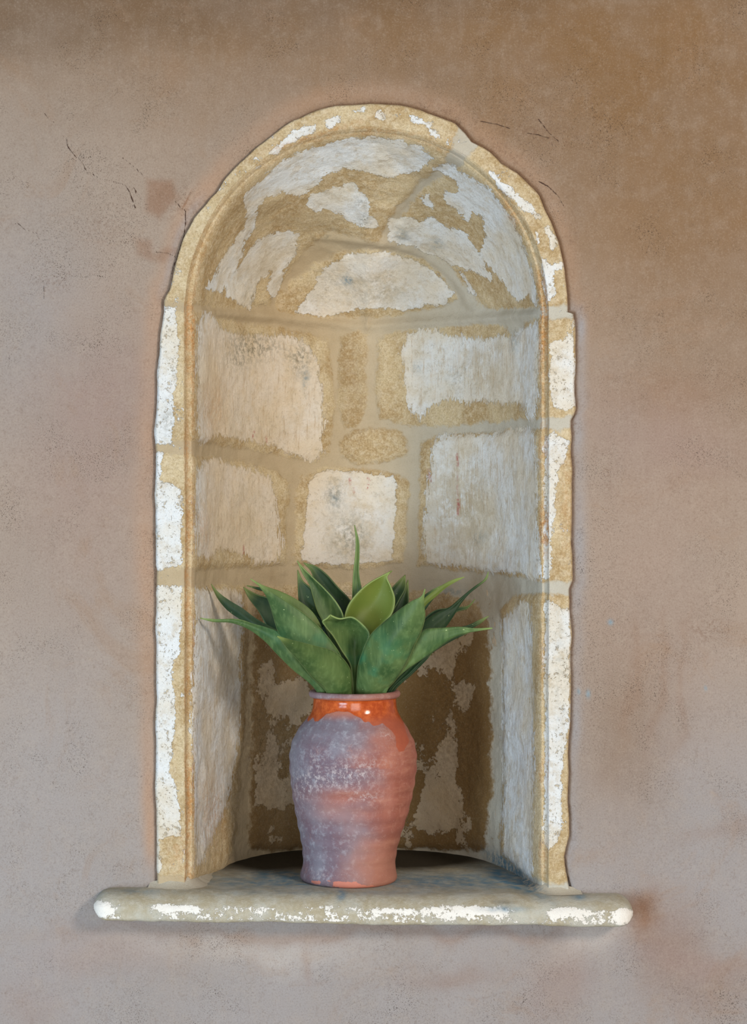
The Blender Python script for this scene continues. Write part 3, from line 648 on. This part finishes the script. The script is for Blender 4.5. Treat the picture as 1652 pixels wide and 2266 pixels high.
# ------------------------------------------------------------------ the ledge
TILT = 0.0125
def build_ledge():
    zt = EYE-(1969-CY)/S                    # top surface at the middle of the niche
    th_ = 0.0385
    xl, xr = (203-CX)/(F/(CAMD-0.05)), (1404-CX)/(F/(CAMD-0.05))
    yf, yb = -0.056, 0.37
    # closed profile in Y-Z (front bullnose), starts at the back top
    prof = []
    for y in np.linspace(yb, -0.012, 70): prof.append((y, 0.0))
    for a in np.linspace(0, math.pi/2, 26)[1:]: prof.append((-0.012-0.044*math.sin(a)**1.0, -0.026*(1-math.cos(a))))
    for z in np.linspace(-0.027, -0.032, 4): prof.append((yf, z))
    for a in np.linspace(0, math.pi/2, 8)[1:]: prof.append((yf+0.0065*(1-math.cos(a)), -0.032-0.0065*math.sin(a)))
    for y in np.linspace(yf+0.012, 0.03, 12): prof.append((y, -th_))
    prof = np.array(prof); m = len(prof)
    xs = np.linspace(xl, xr, 560); n = len(xs)
    e = np.minimum(xs-xl, xr-xs)
    rnd = 0.024
    k = np.where(e < rnd, np.sqrt(np.clip(1-((rnd-e)/rnd)**2, 0, 1)), 1.0)   # ends close in a round
    P = np.zeros((n, m, 3))
    zc = -th_*0.52
    for i in range(n):
        P[i, :, 0] = xs[i]
        P[i, :, 1] = np.where(prof[:, 0] < 0.0, prof[:, 0]*(0.55+0.45*k[i]), prof[:, 0])
        P[i, :, 2] = zc+(prof[:, 1]-zc)*(k[i] if k[i] > 0.02 else 0.02)
    f = P.reshape(-1, 3)
    nz = fbm(f[:, 0]*14, f[:, 1]*14, f[:, 2]*30, 4); nz2 = fbm(f[:, 0]*60, f[:, 1]*60, f[:, 2]*60+7, 4)
    kk = np.repeat(k, m)
    flat = sm(0.02, 0.0, np.abs(f[:, 0]+0.03))*0
    top_in = sm(-0.015, 0.02, f[:, 1])
    f[:, 2] += (nz*0.005*(1-0.8*top_in)+nz2*0.0018*(1-0.7*top_in))
    f[:, 1] += (nz*0.006+nz2*0.002)*sm(0.0, -0.04, f[:, 1])
    f[:, 2] += zt + TILT*-(f[:, 0]+0.017)
    loc = np.array((0.0, 0.0, zt))
    px, py = proj(f)
    fr = sm(-0.018, -0.045, f[:, 1])
    lowb = 2002+0.0125*(px-800)
    wv = np.where(fr > 0.2, np.minimum((py-lowb-7)/9.0, 0.4)-0.50+fbm(px/30, py/12, 0*px, 4)*2.2-1.6*sm(-0.034, -0.037, f[:, 2]-(zt-TILT*(f[:, 0]+0.017))), -4.0)
    wv += 1.6*(blob(px, py, 225, 2000, 25, 26)+0.8*blob(px, py, 390, 2008, 40, 10)+0.9*blob(px, py, 1030, 2010, 90, 12)+0.9*blob(px, py, 1270, 2015, 60, 14)+blob(px, py, 1380, 2018, 20, 18))
    wv -= 2.0*(blob(px, py, 706, 2025, 9, 12)+blob(px, py, 780, 2028, 9, 10)+blob(px, py, 300, 2020, 30, 20)+blob(px, py, 1165, 2015, 26, 20)+0.8*blob(px, py, 545, 2024, 8, 8))
    blue = 0.9*blob(px, py, 1280, 1984, 16, 7)+0.8*blob(px, py, 755, 1982, 10, 12)+0.7*blob(px, py, 1115, 2012, 45, 7)+0.45*blob(px, py, 290, 1972, 70, 7)+0.55*blob(px, py, 1010, 1950, 180, 18)+1.3*blob(px, py, 1140, 1950, 70, 14, 28)+1.2*blob(px, py, 630, 1940, 60, 14, 12)+0.5*blob(px, py, 560, 1955, 90, 14)
    blue += 0.32*sm(-0.01, 0.05, f[:, 1])*sm(0.2, 0.1, f[:, 1])+0.35*blob(px, py, 700, 1975, 300, 8)+0.6*blob(px, py, 215, 1975, 10, 10)
    grime_shade = 0.5*blob(px, py, 1115, 1996, 30, 8)+0.9*sm(0.06, 0.24, f[:, 1]-0.25*np.abs(f[:, 0]+0.01)+fbm(f[:, 0]*12, f[:, 1]*12, 0*px, 4)*0.12)+0.9*blob(px, py, 590, 1915, 110, 22)+0.8*blob(px, py, 930, 1905, 80, 16)  # dark rear and vase sides: painted plant and vase shadow mixed with dirt
    o = mesh_obj('stone_ledge', f-loc, grid_faces(n, m), M_LEDGE, None, {'wash': wv, 'blue': np.clip(blue, 0, 1), 'grime_shade': np.clip(grime_shade, 0, 1)})
    o.location = loc
    o['label'] = 'long rounded grey stone ledge with chipped white edge under the arched niche'; o['category'] = 'ledge'
    me = o.data
    import bmesh
    bm = bmesh.new(); bm.from_mesh(me); bmesh.ops.recalc_face_normals(bm, faces=bm.faces); bm.to_mesh(me); bm.free()
    return zt
ZT = build_ledge()
def build_fillet(path, label):
    """mortar dressed in a hollow curve from the foot of a jamb on to the ledge"""
    p = np.array(path, float); L = np.r_[0, np.cumsum(np.hypot(*np.diff(p[:, :2], axis=0).T))]
    q = np.linspace(0, L[-1], 90)
    X, Y, Nx, Ny, Wd, Ht = [np.interp(q, L, p[:, i]) for i in range(6)]
    k9 = np.ones(15)/15
    X, Y, Nx, Ny, Wd, Ht = [np.convolve(np.pad(v, 7, mode='edge'), k9, 'valid') for v in (X, Y, Nx, Ny, Wd, Ht)]
    l = np.maximum(np.hypot(Nx, Ny), 1e-6); Nx /= l; Ny /= l
    u = np.linspace(0, 1, 16); V = []
    nz = fbm(q*40, q*0, q*0, 4)
    Wd = Wd*(1.25+nz*0.8); Ht = Ht*(1+nz)
    for i in range(len(q)):
        for uu in u:
            o = uu**1.5*Wd[i]-0.006*(1-uu)**2; hgt = Ht[i]*(1-uu)**1.7
            x = X[i]+Nx[i]*o; y = Y[i]+Ny[i]*o
            V.append((x, y, floor_z0(x)+hgt-0.0015*uu+0.0008))
    V = np.array(V); n = len(V); z = np.zeros(n)
    Fc = grid_faces(len(q), 16)
    a = V[Fc[500, 1]]-V[Fc[500, 0]]; b = V[Fc[500, 2]]-V[Fc[500, 0]]
    if np.cross(a, b)[2] < 0: Fc = Fc[:, ::-1]
    px, py = proj(V)
    o = mesh_obj('mortar_fillet', V-np.array(niche.location), Fc, M_STONE, niche, {'mortar': z+3, 'wash': z-1.2, 'cool': z+0.8, 'worn': z, 'blue': np.clip(1.8*blob(px, py, 1140, 1943, 55, 18, 32), 0, 1)})
    o['label'] = label
def floor_z0(x): return ZT-TILT*(x+0.017)
def wx(px): return (px-CX)/S
build_fillet([(wx(322),-.001,-.2,-1,.010,.006),(wx(345),-.004,-.2,-1,.016,.016),(wx(400),-.005,0,-1,.018,.016),(wx(418),-.002,.4,-1,.018,.014),(wx(426),.008,1,-.6,.018,.014),(wx(434),.03,1,-.2,.018,.016),(wx(440),.10,1,0,.012,.012),(wx(452),.17,1,-.1,.008,.008)], 'smeared grey mortar at the foot of the left jamb')
build_fillet([(wx(1292),-.001,.2,-1,.008,.005),(wx(1264),-.004,.2,-1,.013,.012),(wx(1215),-.005,0,-1,.014,.014),(wx(1200),0,-.7,-1,.016,.014),(wx(1190),.03,-1,-.2,.014,.012),(wx(1183),.10,-1,0,.012,.012),(wx(1170),.17,-1,-.1,.008,.008)], 'smeared bluish mortar at the foot of the right jamb')

def floor_z(x): return ZT - TILT*(x+0.017)

# ------------------------------------------------------------------ the vase
VY = 0.077                               # depth of the vase axis
def build_vase():
    k = (CAMD+VY)/F
    base_x = (771-CX)*k; zb = floor_z(base_x)-0.0004
    # pixel rows (y, half width, axis x) ; rows are read at the silhouette
    rows = [(1957,98,771),(1954,104,771),(1949,106.5,771),(1942,107,771),(1934,105.5,771),(1922,103,772),(1908,102,772.5),(1890,103.5,773),(1870,106.5,774),(1840,113.5,775.5),(1800,124,778),(1760,132.5,779.5),
            (1720,138.5,780.5),(1690,141,781),(1660,139.5,781),(1640,134.5,781),(1620,125.5,781),(1604,115,781.5),(1592,106.5,782.5),(1582,99.5,784),(1574,95.5,784.5),(1564,93,784.5),(1552,92,784.5),(1545,92,784.5),
            (1542.5,94.5,784),(1541,98,784),(1538,100.5,784),(1533.5,101,784),(1530,99.5,784),(1528,96.5,784),(1527.5,92,784),(1529,88,784),(1533,85.5,784),(1545,84.5,784),(1575,84,784),(1620,108,781),(1690,124,781),(1800,106,778),(1870,90,775),(1925,84,772),(1930,4,771)]
    r = np.array(rows, float)
    # rows to metres; the eye sees the silhouette at the axis depth
    zz = EYE+(CY-r[:, 0])*k; rad = r[:, 1]*k; axx = (r[:, 2]-CX)*k
    shift = zb-zz[0]; zz = zz+shift*np.exp(-(zz-zz[0])/0.03)
    # dense spline along the profile
    L = np.r_[0, np.cumsum(np.hypot(np.diff(zz), np.diff(rad)))]
    q = []
    for i in range(len(L)-1):
        nsg = max(2, int((L[i+1]-L[i])/0.0022)); q += list(np.linspace(L[i], L[i+1], nsg, endpoint=False))
    q.append(L[-1]); q = np.array(q)
    def cat(v):
        t = L; out_ = np.interp(q, t, v); 
        # hermite with finite-difference slopes
        mslope = np.gradient(v, t); idx = np.clip(np.searchsorted(t, q, 'right')-1, 0, len(t)-2)
        hgt = t[idx+1]-t[idx]; u = (q-t[idx])/hgt
        return (2*u**3-3*u**2+1)*v[idx]+(u**3-2*u**2+u)*hgt*mslope[idx]+(-2*u**3+3*u**2)*v[idx+1]+(u**3-u**2)*hgt*mslope[idx+1]
    z, R, A = cat(zz), cat(rad), cat(axx)
    nq = len(q); na_ = 260
    ang = np.linspace(0, 2*math.pi, na_, endpoint=False)
    rim_q = L[[i for i, rr_ in enumerate(rows) if rr_[0] == 1529][0]]
    outer = (q <= rim_q).astype(float)
    P = np.zeros((na_, nq, 3))
    wob = fbm(np.cos(ang)[:, None]*1.4+z[None, :]*9, np.sin(ang)[:, None]*1.4+0*z[None, :], z[None, :]*9+0*ang[:, None], 3)
    thr = 0.0010*np.sin(z*2*math.pi/0.021)[None, :]*sm(zz[0]+0.01, zz[0]+0.05, z)[None, :]*sm(zz.max()-0.03, zz.max()-0.07, z)[None, :]*outer[None, :]
    RR = R[None, :]*(1+wob*0.012)+thr*0.6
    P[:, :, 0] = A[None, :]+RR*np.sin(ang)[:, None]; P[:, :, 1] = VY-RR*np.cos(ang)[:, None]; P[:, :, 2] = z[None, :]
    # the pot follows the slope of the ledge at its foot
    P[:, :, 2] -= TILT*(P[:, :, 0]-base_x)*np.exp(-(z-zz[0])/0.1)[None, :]
    f = P.reshape(-1, 3); px, py = proj(f)
    out_m = np.tile(outer, na_)
    front = (f[:, 1] < VY+0.02)*out_m
    gpoly = [(680,1540),(693,1541),(720,1545),(890,1545),(890,1570),(893,1600),(905,1640),(893,1662),(884,1663),(876,1648),(874,1630),(868,1618),(856,1610),(846,1600),(828,1607),(822,1604),(816,1597),(804,1600),(798,1590),(788,1585),(770,1576),(745,1574),(722,1580),(712,1590),(704,1596),(697,1596),(692,1588),(686,1594),(680,1598),(682,1580),(688,1560)]
    gd = sdf(gpoly, px, py)/10.0
    gd = np.maximum(gd, sdf([(878,1620),(890,1625),(892,1660),(882,1664),(875,1652)], px, py)/10)
    back = np.where((f[:, 2] > EYE+(CY-1580)*k), 1.0, -2.0)
    gd = np.where(front > 0, gd, back)
    gd = np.minimum(gd, sm(1541, 1549, py)*6-1.2 if False else np.where(f[:, 2] > EYE+(CY-1542)*k, -1.2, gd))
    gd = np.where(front > 0, gd, np.where(out_m > 0, gd, -2.0))
    pale = np.clip(0.85*sm(1578, 1610, py)+0.3*blob(px, py, 860, 1590, 20, 20), 0, 0.85)
    xx = px-780+(fbm(px/40, py/40, 0*px, 4)*70)
    bloom = sm(80, -60, xx-32-(1640-py)*0.45*(py < 1700)+ (py-1760)*0.22*(py > 1760))*sm(1575, 1600, py)
    bloom *= 1-0.75*blob(px, py, 770, 1760, 75, 20)-0.5*blob(px, py, 735, 1790, 50, 30)
    bloom = np.where(front > 0, np.where(py < 1546, 0.5*sm(860, 720, px)+0.25, bloom), 0.3)
    scuff = 0.9*blob(px, py, 745, 1720, 60, 22, -8)+0.7*blob(px, py, 670, 1740, 34, 36)+0.6*blob(px, py, 800, 1765, 36, 14)+0.5*blob(px, py, 700, 1680, 20, 24)+0.6*blob(px, py, 855, 1625, 14, 14)+0.6*blob(px, py, 700, 1935, 26, 8)+0.4*blob(px, py, 800, 1700, 60, 50)
    scuff *= front
    chip = np.maximum(sdf([(688,1946),(700,1945),(712,1953),(702,1958),(690,1953)], px, py), sdf([(736,1949),(762,1951),(788,1952),(800,1957),(840,1961),(878,1952),(872,1962),(800,1975),(735,1962)], px, py))/10
    chip = np.maximum(chip, sdf([(724,1945),(731,1945),(731,1950),(725,1950)], px, py)/10)
    chip = np.where(front > 0, chip, -4)
    # only the broken underside edge is bright
    chip = np.minimum(chip, (py-1949)/10.0)
    pale_body = 0.5*sm(1800, 1930, py)+0.25*sm(1640, 1600, py)
    pale2 = pale_body
    attrs = {'glaze': gd, 'bloom': np.clip(bloom, 0, 1.2), 'scuff': np.clip(scuff, 0, 1), 'chip': chip, 'pale': np.clip(pale2, 0, 1), 'gpale': np.clip(pale, 0, 1)}
    root = thing('clay_vase', 'worn terracotta vase with glossy orange neck standing on the ledge in the niche', 'vase', (base_x, VY, zb))
    loc = np.array(root.location)
    Fc = grid_faces(na_, nq, wrap=True)
    a = f[Fc[5, 1]]-f[Fc[5, 0]]; b = f[Fc[5, 2]]-f[Fc[5, 0]]
    c = f[Fc[5]].mean(0)-np.array((base_x, VY, f[Fc[5, 0], 2]))
    if np.dot(np.cross(a, b), c) < 0: Fc = Fc[:, ::-1]
    # grid normals so the three parts shade as one pot
    ga = np.roll(P, -1, 0)-np.roll(P, 1, 0); gb = np.gradient(P, axis=1)
    n = np.cross(ga, gb); n /= np.maximum(np.linalg.norm(n, axis=-1, keepdims=True), 1e-12); n = n.reshape(-1, 3)
    chk = (f-np.array((base_x, VY, 0)))[:nq][nq//4]
    if n[nq//4, 0]*chk[0]+n[nq//4, 1]*chk[1] < 0: n = -n
    jq = np.tile(np.arange(nq), na_)
    i_neck = np.searchsorted(q, L[[i for i, rr_ in enumerate(rows) if rr_[0] == 1574][0]])
    i_rim = np.searchsorted(q, L[[i for i, rr_ in enumerate(rows) if rr_[0] == 1545][0]])
    i_in = np.searchsorted(q, L[[i for i, rr_ in enumerate(rows) if rr_[0] == 1533][0]])
    fj = jq[Fc].min(1)
    sets = {'body': (fj < i_neck) | (fj >= i_in), 'neck': (fj >= i_neck) & (fj < i_rim), 'rim': (fj >= i_rim) & (fj < i_in)}
    lab = {'neck': 'glossy orange glazed neck', 'rim': 'dull mauve rolled rim'}
    for nme, mk in sets.items():
        ff = Fc[mk]; used, inv = np.unique(ff, return_inverse=True)
        o = mesh_obj(nme, f[used]-loc, inv.reshape(-1, 4), M_CLAY, root, {k2: v[used] for k2, v in attrs.items()}, n[used])
        if nme in lab: o['label'] = lab[nme]
    return base_x, zb
VX, VZ = build_vase()

# ------------------------------------------------------------------ the agave
def resample(pts, n):
    p = np.array(pts, float)
    L = np.r_[0, np.cumsum(np.hypot(*np.diff(p, axis=0).T))]
    q = np.linspace(0, 1, n)
    q = q*0.75+0.25*(1-(1-q)**2)            # denser towards the tip
    q *= L[-1]
    o = []
    for c in (0, 1):
        v = p[:, c]; ms = np.gradient(v, L); idx = np.clip(np.searchsorted(L, q, 'right')-1, 0, len(L)-2)
        h = L[idx+1]-L[idx]; u = (q-L[idx])/h
        o.append((2*u**3-3*u**2+1)*v[idx]+(u**3-2*u**2+u)*h*ms[idx]+(-2*u**3+3*u**2)*v[idx+1]+(u**3-u**2)*h*ms[idx+1])
    return np.stack(o, -1)
ROOT_PX = (784, 1531)
# name: left edge, right edge (base to tip), depth at base / middle / tip, cup (+ keel towards the camera), roll (+ right edge nearer), hue_shade (+ yellower, - paints in shade at the back)
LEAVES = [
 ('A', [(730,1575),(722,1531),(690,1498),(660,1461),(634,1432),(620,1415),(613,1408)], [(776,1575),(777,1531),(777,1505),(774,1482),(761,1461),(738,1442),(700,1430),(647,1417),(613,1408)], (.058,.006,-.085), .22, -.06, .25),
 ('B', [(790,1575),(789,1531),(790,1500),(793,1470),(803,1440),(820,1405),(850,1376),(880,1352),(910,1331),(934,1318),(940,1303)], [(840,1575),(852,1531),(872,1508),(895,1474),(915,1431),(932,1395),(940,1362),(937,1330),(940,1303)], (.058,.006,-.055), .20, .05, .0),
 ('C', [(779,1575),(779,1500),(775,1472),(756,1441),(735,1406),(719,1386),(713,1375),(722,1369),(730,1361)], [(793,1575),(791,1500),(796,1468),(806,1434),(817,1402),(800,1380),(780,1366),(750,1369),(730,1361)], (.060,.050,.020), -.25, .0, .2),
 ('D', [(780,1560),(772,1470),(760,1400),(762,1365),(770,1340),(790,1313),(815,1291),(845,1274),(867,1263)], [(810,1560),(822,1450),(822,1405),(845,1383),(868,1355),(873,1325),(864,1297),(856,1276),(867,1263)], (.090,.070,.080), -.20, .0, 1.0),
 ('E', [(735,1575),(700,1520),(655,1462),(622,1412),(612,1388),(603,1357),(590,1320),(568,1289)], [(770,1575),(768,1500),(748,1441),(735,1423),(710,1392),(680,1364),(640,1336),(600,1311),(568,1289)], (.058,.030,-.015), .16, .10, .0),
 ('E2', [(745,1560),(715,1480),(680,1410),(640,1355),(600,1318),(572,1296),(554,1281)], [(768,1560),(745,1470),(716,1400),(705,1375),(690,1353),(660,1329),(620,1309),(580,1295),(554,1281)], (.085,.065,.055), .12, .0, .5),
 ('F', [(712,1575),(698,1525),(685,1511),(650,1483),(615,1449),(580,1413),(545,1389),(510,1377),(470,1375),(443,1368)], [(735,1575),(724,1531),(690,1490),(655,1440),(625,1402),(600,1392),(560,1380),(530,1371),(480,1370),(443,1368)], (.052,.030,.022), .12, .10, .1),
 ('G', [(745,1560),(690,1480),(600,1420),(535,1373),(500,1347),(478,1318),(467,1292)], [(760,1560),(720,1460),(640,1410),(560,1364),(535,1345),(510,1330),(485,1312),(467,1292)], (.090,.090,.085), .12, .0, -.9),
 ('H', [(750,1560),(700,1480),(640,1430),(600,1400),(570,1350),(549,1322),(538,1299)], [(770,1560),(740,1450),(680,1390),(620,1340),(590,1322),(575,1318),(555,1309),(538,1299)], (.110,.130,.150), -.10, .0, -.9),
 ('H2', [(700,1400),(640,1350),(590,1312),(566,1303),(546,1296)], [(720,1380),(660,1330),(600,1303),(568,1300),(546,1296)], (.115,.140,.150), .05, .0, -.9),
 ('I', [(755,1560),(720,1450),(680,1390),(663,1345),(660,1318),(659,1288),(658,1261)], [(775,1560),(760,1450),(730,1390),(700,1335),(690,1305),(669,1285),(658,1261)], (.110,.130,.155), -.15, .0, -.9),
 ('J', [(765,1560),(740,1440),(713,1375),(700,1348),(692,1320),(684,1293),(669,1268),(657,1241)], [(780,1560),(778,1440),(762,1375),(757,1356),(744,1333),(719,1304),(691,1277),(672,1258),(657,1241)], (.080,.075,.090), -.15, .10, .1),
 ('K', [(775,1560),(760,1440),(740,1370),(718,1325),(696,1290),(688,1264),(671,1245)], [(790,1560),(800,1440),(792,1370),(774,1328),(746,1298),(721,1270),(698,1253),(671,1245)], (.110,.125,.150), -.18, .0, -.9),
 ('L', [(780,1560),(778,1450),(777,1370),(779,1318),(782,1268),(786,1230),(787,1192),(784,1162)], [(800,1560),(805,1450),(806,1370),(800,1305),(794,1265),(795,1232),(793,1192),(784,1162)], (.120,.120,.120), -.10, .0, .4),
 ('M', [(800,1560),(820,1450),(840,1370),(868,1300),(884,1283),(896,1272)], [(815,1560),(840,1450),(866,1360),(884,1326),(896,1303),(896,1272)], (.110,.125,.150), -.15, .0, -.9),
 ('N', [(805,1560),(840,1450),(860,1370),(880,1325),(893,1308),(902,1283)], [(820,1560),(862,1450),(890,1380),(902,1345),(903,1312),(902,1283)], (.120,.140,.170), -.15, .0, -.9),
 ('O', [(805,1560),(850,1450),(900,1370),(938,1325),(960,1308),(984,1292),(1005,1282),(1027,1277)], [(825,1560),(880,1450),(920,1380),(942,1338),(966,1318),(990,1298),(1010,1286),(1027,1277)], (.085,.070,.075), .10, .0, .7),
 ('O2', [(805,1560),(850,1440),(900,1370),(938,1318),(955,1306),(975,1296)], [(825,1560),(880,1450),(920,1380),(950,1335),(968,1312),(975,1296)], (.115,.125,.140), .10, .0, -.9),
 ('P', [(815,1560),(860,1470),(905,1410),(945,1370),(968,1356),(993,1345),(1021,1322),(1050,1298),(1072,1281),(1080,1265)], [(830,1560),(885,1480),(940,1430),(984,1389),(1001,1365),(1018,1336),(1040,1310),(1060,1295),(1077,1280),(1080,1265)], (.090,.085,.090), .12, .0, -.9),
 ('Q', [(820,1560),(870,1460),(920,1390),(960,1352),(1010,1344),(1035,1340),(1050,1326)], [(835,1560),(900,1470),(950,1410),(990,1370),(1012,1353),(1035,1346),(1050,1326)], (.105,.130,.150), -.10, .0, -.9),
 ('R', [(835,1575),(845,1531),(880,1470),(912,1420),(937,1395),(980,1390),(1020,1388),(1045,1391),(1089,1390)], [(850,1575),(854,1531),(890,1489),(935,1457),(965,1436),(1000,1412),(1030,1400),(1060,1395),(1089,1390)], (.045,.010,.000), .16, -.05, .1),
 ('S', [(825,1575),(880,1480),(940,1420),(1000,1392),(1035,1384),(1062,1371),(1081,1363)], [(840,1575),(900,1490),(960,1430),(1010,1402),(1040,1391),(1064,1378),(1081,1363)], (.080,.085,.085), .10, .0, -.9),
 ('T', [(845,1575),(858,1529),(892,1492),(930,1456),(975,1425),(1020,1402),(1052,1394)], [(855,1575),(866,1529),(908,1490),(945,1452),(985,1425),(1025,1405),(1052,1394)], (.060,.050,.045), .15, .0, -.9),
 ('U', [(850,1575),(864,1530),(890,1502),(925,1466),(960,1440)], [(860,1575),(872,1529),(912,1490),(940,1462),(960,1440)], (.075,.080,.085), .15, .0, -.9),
]
def build_agave():
    root = thing('agave_plant', 'green agave with broad pointed leaves planted in the terracotta vase', 'plant', (VX, VY, VZ+0.05))
    loc = np.array(root.location)
    nt, nu = 56, 17
    lab = {'A': 'broad olive green leaf curling forward at the lower left', 'B': 'largest broad leaf at the front right', 'C': 'short leaf in the centre with a folded top', 'D': 'wide yellow-green leaf behind the centre',
           'E': 'long pointed leaf at the left', 'F': 'lowest left leaf with a long thin tip', 'L': 'thin upright leaf standing tallest', 'P': 'dark narrow leaf with an upcurled tip at the right', 'R': 'wide low leaf reaching right', 'O': 'thin olive leaf arching right'}
    for nme, le, re, (d0, d1, d2), cup, roll, hue_shade in LEAVES:
        A, B = resample(le, nt), resample(re, nt)
        q = np.linspace(0, 1, nt)
        q = q*0.75+0.25*(1-(1-q)**2)
        dep = (1-q)*(1-2*q)*d0 + 4*q*(1-q)*d1 + q*(2*q-1)*d2 if False else np.interp(q, [0, .25, .5, .75, 1], [d0, (d0*.42+d1*.58), d1, (d1*.55+d2*.45), d2])
        dep = np.interp(q, [0, 0.12, 0.20], [max(d0, .062), max(d0, .060), -9]) if False else dep
        dep = np.convolve(np.pad(dep, 6, mode='edge'), np.ones(13)/13, 'valid')
        wid = np.hypot(*(A-B).T)/S
        u = np.linspace(-1, 1, nu)
        P = np.zeros((nt, nu, 3))
        # a soft keel: rounder than a circle arc, narrowest gap at the margins
        prof = 0.9*(1-np.abs(u)**1.7)+0.10*(1-np.abs(u))
        wave = fbm(q[:, None]*3+len(nme)*7+ord(nme[0])*3.1, u[None, :]*1.2, 0*q[:, None], 2)*0.010*np.sin(math.pi*q)[:, None]
        for j, uu in enumerate(u):
            pp = A*(1-(uu+1)/2)+B*((uu+1)/2)
            Yd = dep - cup*1.5*wid*prof[j] - roll*wid*uu + wave[:, j]
            k = (CAMD+Yd)/F
            P[:, j, 0] = (pp[:, 0]-CX)*k; P[:, j, 1] = Yd; P[:, j, 2] = EYE+(CY-pp[:, 1])*k
        f = P.reshape(-1, 3)
        at = {'across': np.tile(u, nt), 'along': np.repeat(q, nu), 'hue_shade': np.full(nt*nu, hue_shade)}
        o = mesh_obj('leaf', f-loc, grid_faces(nt, nu), M_LEAF, root, at)
        md = o.modifiers.new('thickness', 'SOLIDIFY'); md.thickness = 0.0022; md.offset = 0
        if nme in lab: o['label'] = lab[nme]
    # the stem down in the pot
    V, n, mm = [], 20, 14
    for i in range(mm):
        t = i/(mm-1); z = 0.002-0.05+0.012 + t*0.245; r = (0.016+0.012*t)*(1 if i < mm-1 else 0.2)
        for j in range(n):
            a = 2*math.pi*j/n; V.append((r*math.cos(a)+0.008*t, r*math.sin(a)+0.012*t, z))
    Fc = [(i*n+j, i*n+(j+1) % n, (i+1)*n+(j+1) % n, (i+1)*n+j) for i in range(mm-1) for j in range(n)]
    mesh_obj('stem', V, Fc, M_STEM, root)
build_agave()
